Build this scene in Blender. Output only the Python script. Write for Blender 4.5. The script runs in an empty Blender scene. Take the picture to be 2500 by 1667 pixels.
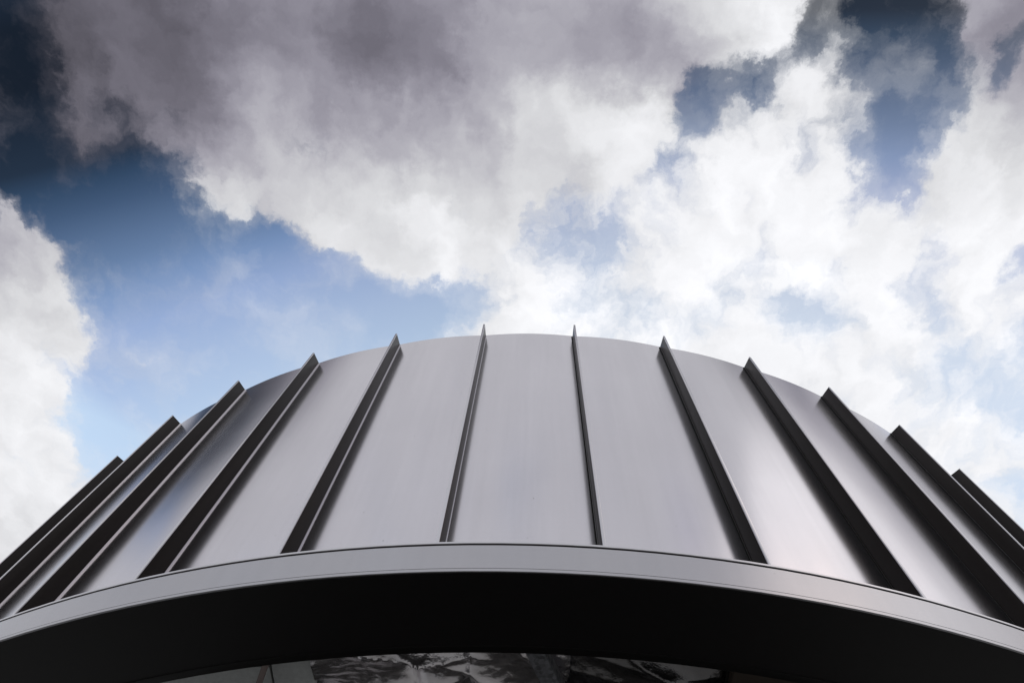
import bpy, bmesh, math, random
from mathutils import Vector, Matrix, noise

R = 3.2                      # radius of the drum, metres
CAMZ = 1.6
scene = bpy.context.scene
col = scene.collection

# ------------------------------------------------------------------ camera
cam_d = bpy.data.cameras.new('camera')
cam = bpy.data.objects.new('camera', cam_d)
col.objects.link(cam)
fw = Vector((-0.03393628, 0.38262751, 0.92327922))
rt = Vector((0.99929052, -0.0021074, 0.03760352))
up = Vector((-0.01633386, -0.92390029, 0.38228453))
up = rt.cross(fw)
cam.matrix_world = Matrix(((rt.x, up.x, -fw.x, 0), (rt.y, up.y, -fw.y, -1.3499 * R),
                           (rt.z, up.z, -fw.z, CAMZ), (0, 0, 0, 1)))
cam_d.sensor_width = 36
cam_d.lens = 0.6566 * 36
cam_d.clip_start = 0.05
cam_d.clip_end = 5000
scene.camera = cam

scene.view_settings.view_transform = 'Standard'
scene.view_settings.look = 'None'
scene.view_settings.gamma = 1
scene.view_settings.exposure = 0.0
scene.view_settings.use_curve_mapping = False
scene.cycles.max_bounces = 8

# ------------------------------------------------------------------ sun
SUN_AZ, SUN_EL = math.radians(118), math.radians(41)     # azimuth from +Y towards +X
sd = Vector((math.sin(SUN_AZ) * math.cos(SUN_EL), math.cos(SUN_AZ) * math.cos(SUN_EL), math.sin(SUN_EL)))
sun_d = bpy.data.lights.new('sun', 'SUN')
sun_d.energy = 0.11
sun_d.angle = math.radians(28)
sun_d.color = (1.0, 0.97, 0.93)
sun = bpy.data.objects.new('sun', sun_d)
sun.rotation_euler = sd.to_track_quat('Z', 'Y').to_euler()
sun.location = (8, -6, 12)
col.objects.link(sun)

# ------------------------------------------------------------------ sky and clouds
# Cloud deck in plane coordinates u = x/z, v = y/z (metres along a deck per metre of height).
# Rows: weight, profile along u, profile along v; their products summed lay out the clouds.
COV = [
 (1.0071,(210,210,209,206,197,183,165,145,127,135,147,148,158,164,172,180,184,185,186,188,192,195,203,221,238,250,254,255,255,253,249,252,251,251,249,238,237,242,239,237,225,227,212,208,200,205,224,242,239,247,251,247,244,241,237,234,230,228,228,228),(255,255,255,255,252,250,248,245,242,243,248,250,252,253,252,251,253,252,248,247,246,234,219,215,214,209,207,209,212,215,217,218,219,220,221,221,222,222,223,223,224,225,226,226,227,227,227,227,227,227,227,227,227,227,227,225,218,202,177,151)),
 (0.8283,(255,255,255,252,244,230,208,181,149,113,90,85,68,59,50,41,35,34,34,34,36,39,48,69,93,113,120,121,121,124,124,123,122,124,122,138,151,145,149,151,169,164,187,198,213,204,173,130,128,120,117,110,105,100,95,90,87,85,85,85),(8,7,6,5,3,3,2,1,0,4,11,16,22,30,36,40,42,46,70,123,165,192,211,215,215,216,215,213,214,215,216,216,215,214,211,207,204,201,200,200,202,204,205,204,203,201,198,196,193,190,187,184,181,178,174,171,166,158,150,144)),
 (0.3469,(144,142,139,115,66,22,0,9,73,74,50,51,16,9,44,83,99,100,107,120,136,148,183,227,223,176,151,144,133,106,85,100,93,90,100,67,80,88,93,97,154,164,216,204,173,144,108,90,176,159,137,140,144,156,166,158,143,133,131,131),(45,42,39,37,34,38,43,55,85,116,132,136,145,168,203,228,232,238,255,255,226,184,143,111,74,44,29,25,27,31,31,24,23,42,74,103,120,129,134,133,125,116,113,117,126,136,147,157,167,177,186,194,201,208,213,215,211,200,186,175)),
 (0.3549,(70,69,74,105,163,224,255,239,158,102,80,78,60,59,96,136,154,156,163,175,194,206,176,121,97,115,131,134,131,122,100,116,112,114,103,72,97,110,114,114,151,151,175,172,153,135,122,109,142,144,141,122,117,111,106,118,137,149,150,150),(69,67,65,65,64,67,70,79,105,135,154,158,161,180,214,240,247,251,255,247,245,239,219,200,192,190,185,184,188,194,195,190,184,174,151,120,97,85,80,84,99,115,123,120,109,95,82,69,57,46,37,30,24,21,20,20,22,25,34,50)),
 (0.4218,(200,198,186,135,102,131,189,217,148,133,141,140,161,160,131,103,87,83,91,108,145,187,245,255,200,175,175,171,144,118,105,98,82,96,104,131,152,135,126,100,62,93,64,73,105,116,95,59,63,116,119,77,74,106,136,147,150,144,143,142),(145,144,143,142,156,165,169,169,152,123,103,99,96,89,79,72,68,76,115,190,243,255,241,205,153,113,105,114,124,129,133,136,135,125,107,91,83,80,81,85,91,98,103,104,103,102,101,102,103,106,110,114,119,124,129,138,158,193,227,232)),
 (0.4456,(85,85,93,126,149,143,118,95,89,75,89,97,117,111,110,117,119,119,123,130,142,149,140,146,154,127,118,117,112,102,90,98,96,99,101,136,226,201,224,204,54,51,71,96,124,186,255,133,157,167,145,137,134,122,107,103,103,106,107,107),(228,221,213,195,163,134,118,80,20,0,27,61,94,130,148,138,133,143,157,158,150,156,166,150,128,126,131,129,120,106,94,83,81,96,117,130,133,134,134,134,133,133,133,134,135,136,136,136,135,134,132,130,128,126,124,120,111,93,72,63)),
 (0.2145,(173,171,158,89,0,0,111,233,195,105,78,82,77,68,98,133,148,149,147,141,121,104,136,117,26,32,64,77,118,150,143,159,167,149,121,127,184,170,184,184,140,98,113,133,142,148,176,133,85,56,60,94,111,140,180,200,190,173,170,171),(148,145,143,143,137,129,120,89,41,26,58,90,116,149,186,202,203,200,173,112,73,37,0,48,143,216,243,238,223,208,199,189,171,143,108,84,79,80,81,79,72,64,60,56,55,57,62,72,85,101,120,140,160,179,197,212,224,231,235,242)),
 (0.2331,(78,83,90,87,31,19,126,254,204,160,146,124,111,118,131,142,165,179,156,108,51,56,146,224,193,225,228,210,123,130,180,137,175,203,169,122,111,149,166,185,182,170,213,179,99,103,200,218,160,146,120,22,0,18,34,46,33,17,16,17),(127,130,134,137,125,114,106,96,96,120,145,153,157,161,164,161,151,136,92,21,12,126,255,243,162,99,72,77,99,126,148,163,166,153,132,117,114,114,114,115,113,112,111,109,107,107,108,111,116,122,129,136,142,148,154,161,166,159,125,74)),
 (0.2498,(143,144,141,132,123,123,141,147,135,134,164,165,142,162,108,70,94,107,105,111,133,147,150,136,112,101,101,107,128,135,155,124,107,118,126,51,13,89,111,148,138,90,145,108,38,104,255,175,230,161,120,128,133,139,145,148,145,143,142,142),(174,181,187,178,98,23,0,10,91,185,200,199,212,216,194,129,41,6,37,139,200,170,107,82,100,134,154,153,140,125,120,128,136,135,127,120,116,115,115,116,119,122,123,124,122,121,121,121,122,125,127,130,134,137,139,137,127,117,129,160)),
 (0.2054,(59,63,97,212,178,46,81,255,199,150,152,160,165,169,157,127,97,90,96,107,130,138,151,244,126,40,60,77,111,117,101,113,113,119,112,149,116,121,108,107,152,161,124,147,210,199,108,124,123,163,177,180,211,202,176,151,93,74,75,74),(125,120,117,116,119,129,135,147,161,160,147,134,125,109,77,69,109,136,142,140,151,161,140,115,120,156,175,168,154,142,136,139,137,112,76,60,66,77,85,90,91,92,95,99,104,113,125,140,155,169,182,191,194,193,186,171,135,77,23,0)),
 (0.2328,(151,153,148,129,130,150,166,144,0,1,44,120,141,150,143,140,152,159,145,122,103,114,150,197,189,53,56,64,86,155,180,151,172,189,127,114,128,117,100,107,167,139,107,107,101,85,112,154,99,162,142,127,123,119,110,106,111,112,111,111),(112,109,107,116,127,127,127,145,168,158,131,116,121,145,163,163,146,116,76,62,91,145,186,177,174,214,237,212,162,112,65,17,0,48,106,125,122,118,118,122,130,138,143,145,142,139,135,131,128,125,123,122,121,121,121,123,128,138,147,147)),
 (0.1883,(105,108,113,134,156,143,114,118,139,162,129,142,144,111,72,67,104,116,114,117,134,142,128,143,140,119,116,117,125,132,158,125,110,122,126,67,137,197,225,186,158,156,156,150,74,0,75,137,41,115,133,142,154,154,143,127,122,125,125,125),(1,38,74,130,217,255,239,139,3,11,135,193,198,178,191,206,104,28,44,131,179,153,110,104,115,126,129,125,123,127,131,137,136,119,103,102,108,112,116,119,122,125,128,133,138,144,148,151,151,149,145,139,132,125,118,113,115,119,113,99)),
]
LUM = [
 (1.0316,(36,35,34,33,33,33,35,37,40,43,45,46,45,42,39,36,34,34,34,34,33,32,30,29,27,25,24,24,22,20,16,13,10,8,8,7,4,2,0,1,3,4,5,6,8,9,10,10,11,11,10,10,11,12,14,15,16,16,16,16),(68,68,68,69,70,70,70,68,65,61,57,52,48,44,40,35,31,26,22,19,16,13,10,8,5,3,2,1,1,0,0,0,0,0,0,1,1,1,2,2,3,4,5,5,6,7,8,9,9,10,11,12,12,13,13,14,15,15,16,16)),
 (0.3056,(205,207,208,209,212,219,229,240,249,252,249,239,224,205,188,175,161,149,147,146,142,138,143,152,152,147,139,131,122,113,103,95,89,84,90,95,77,41,9,0,9,26,37,47,62,76,87,101,118,124,120,116,115,118,123,126,128,129,129,129),(45,39,34,31,29,28,28,27,25,22,16,8,2,0,4,13,26,39,48,54,60,66,76,88,103,119,132,142,150,156,160,163,164,166,167,169,171,172,174,175,177,178,179,179,180,180,180,180,180,180,180,180,179,179,179,178,178,178,178,177)),
 (0.1594,(0,6,18,34,52,69,82,92,94,95,98,109,132,168,210,237,230,202,185,183,190,203,219,236,248,245,216,166,133,129,133,150,174,174,163,147,121,83,31,12,33,81,108,118,129,144,167,197,223,216,181,140,106,82,65,55,51,49,50,50),(55,42,26,12,2,0,8,23,46,74,102,125,140,154,171,191,209,220,225,225,221,216,212,208,202,195,188,181,173,165,156,146,138,129,121,114,107,102,97,94,92,90,90,90,90,91,93,94,96,98,100,102,104,106,108,110,112,113,115,117)),
 (0.1395,(156,154,157,162,163,156,142,128,126,136,140,129,102,74,56,43,65,120,142,119,87,79,88,85,66,57,74,88,124,173,225,247,245,255,201,88,35,51,60,75,99,123,112,105,130,176,218,235,220,191,163,141,123,106,94,92,95,98,99,99),(106,86,69,57,54,65,89,123,164,208,243,255,236,198,156,118,88,72,71,79,90,97,103,109,116,122,125,126,126,125,125,126,128,131,134,137,139,140,141,142,142,141,140,139,138,137,135,134,133,131,130,128,127,126,124,123,122,121,120,119)),
 (0.1037,(104,94,88,88,100,115,129,142,150,152,151,149,142,133,130,143,158,169,163,136,115,104,94,94,115,133,151,172,175,177,189,170,103,39,0,5,40,65,98,129,159,179,184,188,185,171,155,142,127,109,101,103,107,113,122,136,148,154,154,153),(88,84,87,100,122,152,186,224,255,252,201,121,53,16,13,32,60,86,105,121,139,161,186,206,216,216,210,198,182,163,141,120,103,90,81,74,70,68,69,72,77,83,89,96,103,110,116,122,128,133,137,141,145,148,151,154,156,158,160,162)),
 (0.0492,(233,225,209,177,131,86,60,53,56,70,97,129,153,168,171,165,136,95,96,137,185,206,168,114,104,107,95,89,80,41,0,17,77,97,69,40,49,74,102,132,161,176,161,152,159,173,188,217,230,202,172,154,146,144,145,143,132,116,105,102),(62,47,35,36,57,105,168,216,222,187,141,106,91,101,133,177,216,241,249,236,203,155,102,52,16,0,3,14,27,37,46,54,62,69,76,83,91,100,110,120,129,137,145,153,159,165,170,174,178,181,183,185,187,188,189,189,190,190,190,190)),
]

CU0, CU1, CV0, CV1 = -1.0, 1.0, -0.14, 0.98

world = bpy.data.worlds.new('World')
scene.world = world
world.use_nodes = True
wt = world.node_tree
wt.nodes.clear()


class NT:
    """tiny node-tree helper"""
    def __init__(self, tree):
        self.t = tree

    def n(self, typ, **kw):
        nd = self.t.nodes.new(typ)
        for k, v in kw.items():
            setattr(nd, k, v)
        return nd

    def put(self, sock, val):
        if isinstance(val, bpy.types.NodeSocket):
            self.t.links.new(val, sock)
        elif val is not None:
            sock.default_value = val

    def m(self, op, a, b=None, c=None, clamp=False):
        nd = self.n('ShaderNodeMath', operation=op, use_clamp=clamp)
        self.put(nd.inputs[0], a); self.put(nd.inputs[1], b); self.put(nd.inputs[2], c)
        return nd.outputs[0]

    def v(self, op, a, b=None, c=None, out=0):
        nd = self.n('ShaderNodeVectorMath', operation=op)
        self.put(nd.inputs[0], a); self.put(nd.inputs[1], b); self.put(nd.inputs[2], c)
        return nd.outputs[out]

    def xyz(self, x, y, z=0.0):
        nd = self.n('ShaderNodeCombineXYZ')
        self.put(nd.inputs[0], x); self.put(nd.inputs[1], y); self.put(nd.inputs[2], z)
        return nd.outputs[0]

    def sep(self, vec):
        nd = self.n('ShaderNodeSeparateXYZ')
        self.put(nd.inputs[0], vec)
        return nd.outputs

    def noise(self, vec, scale, detail=4, rough=0.5, dim='3D', lac=2.0, dist=0.0, color=False):
        nd = self.n('ShaderNodeTexNoise', noise_dimensions=dim)
        self.put(nd.inputs['Vector'], vec)
        nd.inputs['Scale'].default_value = scale
        nd.inputs['Detail'].default_value = detail
        nd.inputs['Roughness'].default_value = rough
        nd.inputs['Lacunarity'].default_value = lac
        nd.inputs['Distortion'].default_value = dist
        return nd.outputs['Color' if color else 'Fac']

    def rng(self, val, a, b, c=0.0, d=1.0, smooth=True):
        nd = self.n('ShaderNodeMapRange', interpolation_type='SMOOTHSTEP' if smooth else 'LINEAR', clamp=True)
        self.put(nd.inputs[0], val)
        for i, x in enumerate((a, b, c, d)):
            self.put(nd.inputs[1 + i], x)
        return nd.outputs[0]

    def mixc(self, fac, a, b):
        nd = self.n('ShaderNodeMix', data_type='RGBA')
        self.put(nd.inputs[0], fac); self.put(nd.inputs[6], a); self.put(nd.inputs[7], b)
        return nd.outputs[2]

    def curves3(self, val, cols):
        nd = self.n('ShaderNodeRGBCurve')
        mp = nd.mapping
        for ch in range(3):
            cu = mp.curves[ch]
            pts = cols[ch]
            n = len(pts)
            cu.points[0].location = (0, pts[0] / 255)
            cu.points[1].location = (1, pts[-1] / 255)
            for i in range(1, n - 1):
                cu.points.new(i / (n - 1), pts[i] / 255)
        mp.update()
        self.put(nd.inputs[1], self.xyz(val, val, val))
        return nd.outputs[0]

    def table(self, tab, s, t):
        tot = None
        for k in range(0, len(tab), 3):
            a = self.curves3(s, [tab[k + i][1] for i in range(3)])
            b = self.curves3(t, [tab[k + i][2] for i in range(3)])
            a = self.v('MULTIPLY_ADD', a, (2, 2, 2), (-1, -1, -1))
            a = self.v('MULTIPLY', a, tuple(tab[k + i][0] for i in range(3)))
            b = self.v('MULTIPLY_ADD', b, (2, 2, 2), (-1, -1, -1))
            d = self.v('DOT_PRODUCT', a, b, out=1)
            tot = d if tot is None else self.m('ADD', tot, d)
        return tot


w = NT(wt)
tc = w.n('ShaderNodeTexCoord')
dx, dy, dz = w.sep(tc.outputs['Generated'])
zc = w.m('MAXIMUM', dz, 0.08)
P = w.xyz(w.m('DIVIDE', dx, zc), w.m('DIVIDE', dy, zc), 0.0)
# the wind-torn outline: two scales of warping
w1 = w.v('MULTIPLY', w.v('SUBTRACT', w.noise(P, 5.0, 3, 0.5, '2D', color=True), (0.5, 0.5, 0.5)), (0.10, 0.10, 0))
w2 = w.v('MULTIPLY', w.v('SUBTRACT', w.noise(P, 22.0, 7, 0.64, '2D', color=True), (0.5, 0.5, 0.5)), (0.07, 0.07, 0))
Q = w.v('ADD', P, w.v('ADD', w1, w2))
qu, qv, _ = w.sep(Q)
s = w.rng(qu, CU0, CU1, smooth=False)
t = w.rng(qv, CV0, CV1, smooth=False)
# beyond the laid-out clouds the deck goes on as broken cloud of the same kind
far = w.m('MAXIMUM', w.m('ABSOLUTE', qu), w.m('MULTIPLY', w.m('ABSOLUTE', w.m('SUBTRACT', qv, 0.42)), 1 / 0.56))
far = w.rng(far, 0.93, 1.25)
cov = w.table(COV, s, t)
big = w.noise(P, 1.7, 2, 0.5, '2D')
gen = w.m('MULTIPLY_ADD', w.m('SUBTRACT', big, 0.5), 2.0, 0.86)
cov = w.m('ADD', w.m('MULTIPLY', cov, w.m('SUBTRACT', 1, far)), w.m('MULTIPLY', gen, far))
f1 = w.noise(Q, 7.0, 10, 0.60, '2D')
f1s = w.noise(Q, 7.0, 2.5, 0.5, '2D')
f2 = w.noise(w.v('ADD', Q, (0.03, -0.016, 0)), 7.0, 2.5, 0.5, '2D')
dens = w.m('MULTIPLY_ADD', w.m('SUBTRACT', f1, 0.5), 1.5, cov)
alpha = w.rng(dens, 0.08, 0.80)
thin = w.rng(dens, -0.20, 0.40, 0.0, 0.26)          # translucent fringe round the solid cloud
alpha = w.m('MAXIMUM', alpha, thin)
lum = w.table(LUM, s, t)
lum = w.m('ADD', w.m('MULTIPLY', lum, w.m('SUBTRACT', 1, far)), w.m('MULTIPLY', 0.8, far))
soft = w.m('SUBTRACT', 1.42, w.m('MINIMUM', lum, 1.0))
relief = w.m('MULTIPLY_ADD', w.m('SUBTRACT', f1s, f2), 0.8, w.m('MULTIPLY', w.m('SUBTRACT', f1, f1s), 0.65))
relief = w.m('MULTIPLY_ADD', relief, soft, 1.0)
lum = w.m('MULTIPLY', lum, relief)
lum = w.m('MINIMUM', w.m('MAXIMUM', lum, 0.02), 1.05)
tint = w.mixc(w.rng(lum, 0.1, 0.75), (0.97, 0.92, 1.13, 1), (0.985, 0.99, 1.02, 1))
ccol = w.v('SCALE', tint, None)
ccol.node.inputs['Scale'].default_value = 1.0
wt.links.new(lum, ccol.node.inputs['Scale'])
sky = w.n('ShaderNodeTexSky', sky_type='NISHITA', sun_disc=False)
sky.sun_elevation = SUN_EL
sky.sun_rotation = SUN_AZ
sky.altitude = 100
sky.air_density = 1.0
sky.dust_density = 0.6
sky.ozone_density = 1.5
bg_sky = w.n('ShaderNodeBackground')
bg_sky.inputs['Strength'].default_value = 0.1
# sky darkened along a zenith band in place of lens vignetting, paling away from it
qb = w.m('ABSOLUTE', w.m('ADD', w.m('MULTIPLY_ADD', w.m('MINIMUM', dx, 0.12), 0.25, dy), 0.15))
qb = w.m('ADD', qb, w.m('MULTIPLY', w.m('MAXIMUM', w.m('SUBTRACT', 0.745, dz), 0.0), 4.0))     # paler again low down
rp = w.n('ShaderNodeValToRGB')
stops = [(0.03, (.12, .12, .125)), (0.12, (.24, .26, .28)), (0.15, (.44, .54, .62)), (0.18, (.74, .82, .92)),
         (0.25, (1.75, 1.72, 1.78)), (0.29, (2.6, 2.45, 2.5)), (0.34, (4.1, 3.4, 3.2)), (0.42, (5.4, 4.3, 3.6)), (0.5, (6.3, 5.0, 3.9))]
el_ = rp.color_ramp.elements
for i_, (pos, c_) in enumerate(stops):
    e_ = el_[i_] if i_ < 2 else el_.new(pos)
    e_.position = pos
    e_.color = tuple(x / 8 for x in c_) + (1,)
wt.links.new(qb, rp.inputs[0])
gain = w.v('MULTIPLY', rp.outputs[0], (9.2, 9.0, 8.2))
sdot = w.v('DOT_PRODUCT', tc.outputs['Generated'], tuple(sd), out=1)
gsun = w.rng(sdot, 0.2, 1.0, 1.0, 0.42, smooth=False)      # dims the sky towards the sun, where the sky model comes out too bright
gain = w.v('SCALE', gain, None)
wt.links.new(gsun, gain.node.inputs['Scale'])
wt.links.new(w.v('MULTIPLY', sky.outputs[0], gain), bg_sky.inputs['Color'])
bg_cl = w.n('ShaderNodeBackground')
bg_cl.inputs['Strength'].default_value = 1.0
wt.links.new(ccol, bg_cl.inputs['Color'])
mx = w.n('ShaderNodeMixShader')
wt.links.new(alpha, mx.inputs[0])
wt.links.new(bg_sky.outputs[0], mx.inputs[1])
wt.links.new(bg_cl.outputs[0], mx.inputs[2])
wo = w.n('ShaderNodeOutputWorld')
wt.links.new(mx.outputs[0], wo.inputs['Surface'])
world.cycles.sampling_method = 'MANUAL'
world.cycles.sample_map_resolution = 1024

# ------------------------------------------------------------------ materials
def mat(name):
    m = bpy.data.materials.new(name)
    m.use_nodes = True
    t = NT(m.node_tree)
    b = m.node_tree.nodes['Principled BSDF']
    return m, t, b


def silver(name, base, rough, specks=True):
    """brushed-looking silver metallic coat: fine mottling, faint oil-canning, dust specks"""
    m, t, b = mat(name)
    tc = t.n('ShaderNodeTexCoord')
    oi = t.n('ShaderNodeObjectInfo')
    seed = t.m('MULTIPLY', oi.outputs['Random'], 37.0)
    P = t.v('ADD', tc.outputs['Object'], t.xyz(seed, seed, seed))
    cloud = t.noise(P, 3.0, 3, 0.5)
    fine = t.noise(P, 420.0, 2, 0.6)
    c = t.m('MULTIPLY_ADD', t.m('SUBTRACT', cloud, 0.5), 0.10, 1.0)
    c = t.m('MULTIPLY', c, t.m('MULTIPLY_ADD', t.m('SUBTRACT', fine, 0.5), 0.03, 1.0))
    streak = t.noise(t.v('MULTIPLY', P, (34.0, 34.0, 1.3)), 1.0, 4, 0.6)      # faint rain streaks down the sheet
    c = t.m('MULTIPLY', c, t.m('MULTIPLY_ADD', t.m('SUBTRACT', streak, 0.5), 0.09, 1.0))
    colr = t.v('SCALE', base, None)
    t.put(colr.node.inputs['Scale'], c)
    if specks:
        vo = t.n('ShaderNodeTexVoronoi', feature='F1')
        t.put(vo.inputs['Vector'], P)
        vo.inputs['Scale'].default_value = 26.0
        dot = t.m('LESS_THAN', vo.outputs['Distance'], t.m('MULTIPLY', t.sep(vo.outputs['Color'])[0], 0.055))
        rare = t.m('GREATER_THAN', t.sep(vo.outputs['Color'])[1], 0.72)
        colr = t.mixc(t.m('MULTIPLY', t.m('MULTIPLY', dot, rare), 0.55), colr, (0.12, 0.115, 0.11, 1))
    t.put(b.inputs['Base Color'], colr)
    b.inputs['Metallic'].default_value = 1.0
    rg = t.m('MULTIPLY_ADD', t.m('SUBTRACT', t.noise(P, 5.0, 4, 0.6), 0.5), 0.06, rough)
    t.put(b.inputs['Roughness'], rg)
    bp = t.n('ShaderNodeBump')
    bp.inputs['Strength'].default_value = 0.07
    bp.inputs['Distance'].default_value = 0.01
    t.put(bp.inputs['Height'], t.noise(P, 2.2, 2, 0.4))
    t.put(b.inputs['Normal'], bp.outputs[0])
    return m


def dark(name, base, rough, spec=0.5, var=0.25):
    m, t, b = mat(name)
    tc = t.n('ShaderNodeTexCoord')
    P = tc.outputs['Object']
    fine = t.noise(P, 60.0, 4, 0.65)
    big = t.noise(P, 4.0, 3, 0.5)
    k = t.m('ADD', t.m('MULTIPLY_ADD', t.m('SUBTRACT', fine, 0.5), var, 1.0), t.m('MULTIPLY', t.m('SUBTRACT', big, 0.5), var))
    c = t.v('SCALE', base, None)
    t.put(c.node.inputs['Scale'], k)
    t.put(b.inputs['Base Color'], c)
    b.inputs['Specular IOR Level'].default_value = spec
    t.put(b.inputs['Roughness'], t.m('MULTIPLY_ADD', t.m('SUBTRACT', fine, 0.5), 0.12, rough))
    return m


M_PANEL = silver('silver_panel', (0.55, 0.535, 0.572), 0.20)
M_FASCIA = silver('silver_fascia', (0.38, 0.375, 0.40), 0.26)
M_TRIM = silver('silver_trim', (0.52, 0.51, 0.54), 0.30, specks=False)
M_FIN = dark('dark_fin', (0.0180, 0.0150, 0.0150), 0.36, 0.09)
M_SOFFIT = dark('black_soffit', (0.010, 0.009, 0.0095), 0.42, 0.2)
M_LIP = dark('black_lip', (0.007, 0.0065, 0.0065), 0.35, 0.25)
M_GAP = dark('black_gap', (0.008, 0.008, 0.008), 0.7, 0.2)
M_ROOF = dark('added_roof', (0.06, 0.06, 0.062), 0.8, 0.3)
M_DECK = dark('dark_board', (0.025, 0.023, 0.022), 0.6, 0.3)
M_BROWN = dark('brown_board', (0.05, 0.038, 0.03), 0.6, 0.3)


def galvanised():
    m, t, b = mat('galvanised_steel')
    tc = t.n('ShaderNodeTexCoord')
    vo = t.n('ShaderNodeTexVoronoi', feature='F1')
    t.put(vo.inputs['Vector'], tc.outputs['Object'])
    vo.inputs['Scale'].default_value = 90.0
    k = t.m('ADD', t.m('MULTIPLY', t.sep(vo.outputs['Color'])[0], 0.5), t.m('MULTIPLY', t.noise(tc.outputs['Object'], 45, 4, 0.7), 0.9))
    c = t.v('SCALE', (0.26, 0.265, 0.29), None)
    t.put(c.node.inputs['Scale'], k)
    t.put(b.inputs['Base Color'], c)
    b.inputs['Metallic'].default_value = 0.35
    b.inputs['Roughness'].default_value = 0.5
    return m


def foil(name='wrinkled_foil', base=(0.90, 0.87, 0.90, 1)):
    m, t, b = mat(name)
    tc = t.n('ShaderNodeTexCoord')
    P = tc.outputs['Object']
    b.inputs['Base Color'].default_value = base
    b.inputs['Metallic'].default_value = 0.95
    b.inputs['Roughness'].default_value = 0.22
    h = t.m('ADD', t.m('MULTIPLY', t.noise(P, 38, 3, 0.55), 1.5), t.m('MULTIPLY', t.noise(P, 260, 2, 0.5), 0.25))
    bp = t.n('ShaderNodeBump')
    bp.inputs['Strength'].default_value = 0.5
    bp.inputs['Distance'].default_value = 0.004
    t.put(bp.inputs['Height'], h)
    t.put(b.inputs['Normal'], bp.outputs[0])
    return m


M_GALV = galvanised()
M_FOIL = foil()
M_FOIL_DARK = foil('dull_foil', (0.22, 0.215, 0.22, 1))  # same foil with a darker base colour
M_BOARD = dark('grey_board', (0.55, 0.57, 0.57), 0.7, 0.3, 0.5)
M_ROD = dark('brown_rod', (0.30, 0.24, 0.23), 0.5, 0.4)


def paving():
    m, t, b = mat('pale_concrete')
    tc = t.n('ShaderNodeTexCoord')
    P = tc.outputs['Object']
    k = t.m('ADD', t.noise(P, 90, 4, 0.7), t.m('MULTIPLY', t.noise(P, 0.6, 4, 0.6), 0.7))
    c = t.v('SCALE', (0.30, 0.295, 0.28), None)  # pale concrete tone, raised to bounce more light up at the foil
    t.put(c.node.inputs['Scale'], k)
    t.put(b.inputs['Base Color'], c)
    b.inputs['Roughness'].default_value = 0.9
    return m


# ------------------------------------------------------------------ mesh helpers
def obj(name, verts, faces, material, parent=None, smooth=None):
    me = bpy.data.meshes.new(name)
    me.from_pydata(verts, [], faces)
    bm = bmesh.new(); bm.from_mesh(me)
    bmesh.ops.recalc_face_normals(bm, faces=bm.faces)
    bm.to_mesh(me); bm.free()
    me.materials.append(material)
    if smooth is not None:
        me.shade_smooth()
        me.set_sharp_from_angle(angle=math.radians(smooth))
    o = bpy.data.objects.new(name, me)
    col.objects.link(o)
    if parent:
        o.parent = parent
    return o


def lathe(prof, n=288, closed=True):
    """ring with the given (r, z) cross-section"""
    V, F = [], []
    k = len(prof)
    for i in range(n):
        a = 2 * math.pi * i / n
        for r, z in prof:
            V.append((r * math.sin(a), -r * math.cos(a), z))
    for i in range(n):
        j = (i + 1) % n
        for q in range(k if closed else k - 1):
            q2 = (q + 1) % k
            F.append((i * k + q, j * k + q, j * k + q2, i * k + q2))
    return V, F


def box(x0, x1, y0, y1, z0, z1, bev=0.0):
    bm = bmesh.new()
    bmesh.ops.create_cube(bm, size=1)
    for v in bm.verts:
        v.co = Vector(((x0 + x1) / 2 + v.co.x * (x1 - x0), (y0 + y1) / 2 + v.co.y * (y1 - y0), (z0 + z1) / 2 + v.co.z * (z1 - z0)))
    if bev:
        bmesh.ops.bevel(bm, geom=list(bm.edges), offset=bev, segments=2, affect='EDGES', profile=0.5)
    bm.verts.index_update()
    V = [tuple(v.co) for v in bm.verts]
    F = [tuple(v.index for v in f.verts) for f in bm.faces]
    bm.free()
    return V, F


def empty(name, loc=(0, 0, 0), parent=None):
    o = bpy.data.objects.new(name, None)
    o.location = loc
    o.empty_display_size = 0.2
    col.objects.link(o)
    if parent:
        o.parent = parent
    return o


# ------------------------------------------------------------------ ground
g = obj('ground', [(-600, -600, 0), (600, -600, 0), (600, 600, 0), (-600, 600, 0)], [(0, 1, 2, 3)], paving())
g['kind'] = 'structure'

# ------------------------------------------------------------------ the drum
ZT = CAMZ + 0.8731 * R       # top rim of the wall
ZF = CAMZ + 0.3920 * R       # top of fascia
ZB = CAMZ + 0.3620 * R       # underside
RF = 1.031 * R
RI = 0.957 * R
drum = empty('round_metal_pavilion')
drum['label'] = 'round silver metal drum building with dark vertical fins and black soffit'
drum['category'] = 'building'

NF = 51
DTH = 2 * math.pi / NF
T0 = -0.0081


def panel_mesh():
    n, rows = 14, 10
    half = DTH / 2 - 0.0012
    z0, z1 = ZF - 0.03, ZT
    V, F = [], []
    zs = [z0 + (z1 - z0) * j / rows for j in range(rows + 1)]
    prof = [(0.0, z) for z in zs] + [(-0.03, z1), (-0.03, z0)]
    k = len(prof)
    for i in range(n + 1):
        tt = i / n
        a = -half + 2 * half * tt
        bulge = 0.0045 * (1 - (2 * tt - 1) ** 2)
        for dr, z in prof:
            r = R - 0.003 + dr + bulge
            V.append((r * math.sin(a), -r * math.cos(a), z))
    for i in range(n):
        for q in range(k):
            q2 = (q + 1) % k
            F.append((i * k + q, (i + 1) * k + q, (i + 1) * k + q2, i * k + q2))
    F.append(tuple(range(k)))
    F.append(tuple(n * k + q for q in reversed(range(k))))
    return V, F


FD0 = 0.055                  # fin depth
TH = 0.0036                  # half thickness
ZFT = ZT - 0.008             # fin top


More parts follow.
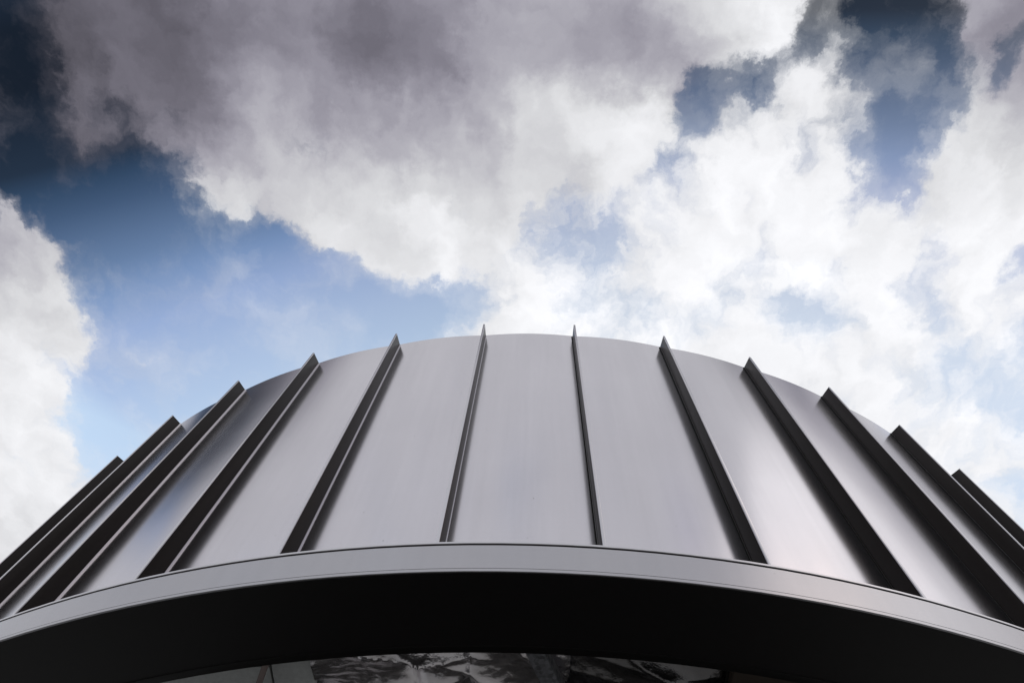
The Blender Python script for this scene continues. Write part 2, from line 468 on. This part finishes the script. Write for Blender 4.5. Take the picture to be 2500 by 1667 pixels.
def taper(vf, dtop=0.053, dbot=0.0605):
    """fins stand a little further out at the foot than at the rim"""
    V, F = vf
    out = []
    for x, y, z in V:
        if -y > R + 0.03:
            k = (z - ZF) / (ZFT - ZF)
            y = y - (dbot + (dtop - dbot) * k - FD0)
        out.append((x, y, z))
    return out, F



pan0 = obj('wall_panel', *panel_mesh(), M_PANEL, drum, smooth=35)
fin0 = obj('fin', *taper(box(-TH, TH, -(R + FD0 - 0.002), -(R - 0.02), ZF + 0.0035, ZFT, 0.0008)), M_FIN, drum, smooth=40)
tr0 = obj('edge_trim', *taper(box(-TH - 0.0003, TH + 0.0003, -(R + FD0 + 0.001), -(R + FD0 - 0.0028), ZF + 0.0034, ZFT + 0.001, 0.0009)), M_TRIM, fin0, smooth=40)
XL, XR, RS = -TH - 0.0008, TH + 0.0010, R - 0.012
sec = [(XL, RS), (XL, R + 0.0009), (-0.001, R + 0.0009), (0.001, R + 0.0016), (XR, R + 0.0016), (XR, RS)]
V = [(x, -r, z) for z in (ZF + 0.002, ZFT + 0.002) for x, r in sec]
F = [tuple(range(6)), tuple(range(11, 5, -1))] + [(q, (q + 1) % 6, 6 + (q + 1) % 6, 6 + q) for q in range(6)]
sm0 = obj('seam_strip', V, F, M_TRIM, fin0)
gp0 = obj('seam_shade_strip', *box(XL - 0.0042, XL - 0.0001, -(R + 0.0004), -(R - 0.012), ZF + 0.002, ZFT - 0.004), M_GAP, fin0)  # solid black strip standing in for the shade of a groove
for i in range(NF):
    th = T0 + DTH * (i - 25 + 0.5)
    if i == 0:
        p, fo, a, b, c = pan0, fin0, tr0, sm0, gp0
    else:
        p = pan0.copy(); fo = fin0.copy(); a = tr0.copy(); b = sm0.copy(); c = gp0.copy()
        for o in (p, fo, a, b, c):
            col.objects.link(o)
        p.parent = drum; fo.parent = drum; a.parent = fo; b.parent = fo; c.parent = fo
    fo.rotation_euler = (0, 0, th)
    p.rotation_euler = (0, 0, th + DTH / 2)

# fascia: bottom lip, broad band, shadow gap, thin top trim
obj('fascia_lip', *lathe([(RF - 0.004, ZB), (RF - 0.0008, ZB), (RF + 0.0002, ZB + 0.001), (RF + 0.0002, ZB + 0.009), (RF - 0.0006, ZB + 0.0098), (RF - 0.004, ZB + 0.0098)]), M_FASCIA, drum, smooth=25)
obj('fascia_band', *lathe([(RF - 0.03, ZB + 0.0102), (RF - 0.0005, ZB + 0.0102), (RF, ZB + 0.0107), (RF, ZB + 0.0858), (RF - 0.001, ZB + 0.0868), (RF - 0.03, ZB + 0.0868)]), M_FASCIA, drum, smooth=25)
obj('shadow_gap', *lathe([(RF - 0.05, ZB + 0.02), (RF - 0.016, ZB + 0.02), (RF - 0.016, ZB + 0.0922), (RF - 0.05, ZB + 0.0922)]), M_GAP, drum, smooth=25)
obj('top_trim', *lathe([(R - 0.04, ZB + 0.0925), (RF - 0.001, ZB + 0.0925), (RF, ZB + 0.0935), (RF, ZB + 0.099), (RF - 0.001, ZB + 0.100), (R - 0.04, ZB + 0.101)]), M_TRIM, drum, smooth=25)
# soffit and its inner edge
obj('soffit', *lathe([(RI + 0.02, ZB + 0.0015), (RF - 0.0045, ZB + 0.0015), (RF - 0.0045, ZB + 0.0095), (RI + 0.02, ZB + 0.0095)]), M_SOFFIT, drum, smooth=40)
obj('soffit_edge', *lathe([(RI, ZB), (RI + 0.002, ZB - 0.001), (RI + 0.0205, ZB - 0.0005), (RI + 0.0215, ZB + 0.0025), (RI + 0.004, ZB + 0.004), (RI + 0.004, ZB + 0.05), (RI, ZB + 0.05)]), M_LIP, drum, smooth=40)

# ceiling inside the ring
ZC = CAMZ + 0.475 * R
obj('inner_lining', *lathe([(R - 0.11, ZB + 0.0125), (R - 0.10, ZB + 0.0125), (R - 0.10, ZC + 0.1), (R - 0.11, ZC + 0.1)], 96), M_DECK, drum, smooth=40)
n = 96
V = [((R - 0.045) * math.sin(2 * math.pi * i / n), -(R - 0.045) * math.cos(2 * math.pi * i / n), z) for z in (ZC + 0.10, ZC + 0.16) for i in range(n)]
F = [tuple(range(n)), tuple(range(2 * n - 1, n - 1, -1))] + [(i, (i + 1) % n, n + (i + 1) % n, n + i) for i in range(n)]
obj('added_roof_deck', V, F, M_ROOF, drum, smooth=40)  # unseen roof, added to stop skylight leaking onto the foil


def foil_sheet(x0, x1, y0, y1, nx, ny, amp, seed, z=ZC):
    """slack foil: sharp pulled creases that run slantwise and die out, gentle sag between them"""
    rnd = random.Random(seed)
    folds = []
    for k in range(int(34 * (x1 - x0) * (y1 - y0)) + 8):
        a = math.radians(rnd.choice((1, 1, 1, -1)) * rnd.uniform(4, 34) if rnd.random() < 0.8 else rnd.uniform(55, 110))
        folds.append((rnd.uniform(x0, x1), rnd.uniform(y0, y1), math.cos(a), math.sin(a), rnd.uniform(0.10, 0.34),
                      rnd.uniform(0.008, 0.035), rnd.uniform(0.12, 0.5) * rnd.choice((1, 1, -1))))
    V, F = [], []
    for j in range(ny + 1):
        for i in range(nx + 1):
            x = x0 + (x1 - x0) * i / nx
            y = y0 + (y1 - y0) * j / ny
            wob = 0.012 * noise.noise(Vector((x * 9, y * 9, seed)))
            h = 0.25 * noise.noise(Vector((x * 3, y * 7, seed)))
            for cx, cy, ca, sa, ln, wd, am in folds:
                dx_, dy_ = x - cx, y - cy
                along = (dx_ * ca + dy_ * sa) / ln
                if abs(along) > 1:
                    continue
                across = abs(-dx_ * sa + dy_ * ca + wob) / wd
                if across < 6:
                    h += am * math.exp(-across) * (1 - along * along)
            h += noise.noise(Vector((x * 34, y * 46, seed))) * 0.035
            V.append((x, y, z - 0.04 - amp * h))
    for j in range(ny):
        for i in range(nx):
            a = j * (nx + 1) + i
            F.append((a, a + 1, a + nx + 2, a + nx + 1))
    return V, F


obj('foil_sheet', *foil_sheet(-0.66, 0.12, -2.95, -2.07, 190, 200, 0.10, 3.1), M_FOIL, drum, smooth=75)
dull = obj('foil_sheet', *foil_sheet(0.121, 0.62, -2.95, -2.07, 120, 200, 0.08, 5.7, ZC + 0.004), M_FOIL_DARK, drum, smooth=75)
dull['label'] = 'dull dark foil sheet right of the steel beam'
obj('foil_flap', *foil_sheet(-0.79, -0.655, -2.95, -2.2, 30, 120, 0.02, 6.2, ZC + 0.012), M_BOARD, drum, smooth=75)
obj('ceiling_board', *box(-1.9, -0.80, -2.6, 2.0, ZC - 0.02, ZC, 0.002), M_BOARD, drum)
obj('ceiling_board', *box(0.58, 1.6, -2.75, 2.0, ZC - 0.045, ZC - 0.02, 0.002), M_DECK, drum)
obj('ceiling_board', *box(0.58, 1.1, -2.9, -2.2, ZC - 0.09, ZC - 0.06, 0.002), M_BROWN, drum)


def bar(name, a, b, w, h, material, bev=0.004):
    a, b = Vector(a), Vector(b)
    L = (b - a).length
    o = obj(name, *box(-w / 2, w / 2, 0, L, -h / 2, h / 2, bev), material, drum, smooth=40)
    o.location = a
    o.rotation_euler = (0, 0, math.atan2(-(b - a).x, (b - a).y))
    return o


bar('steel_beam', (0.0, -2.88, ZC - 0.135), (0.62, -1.3, ZC - 0.135), 0.050, 0.050, M_GALV)

bar('hanger_rod', (-0.77, -2.70, ZC - 0.08), (-1.05, -2.0, ZC - 0.08), 0.018, 0.018, M_ROD, 0.003)
# unseen recessed base, added so the foil reflects dark; the drum sits on it
obj('added_base_wall', *lathe([(1.95, 0.0), (2.05, 0.0), (2.05, ZC + 0.09), (1.95, ZC + 0.09)], 120), M_DECK, drum, smooth=40)
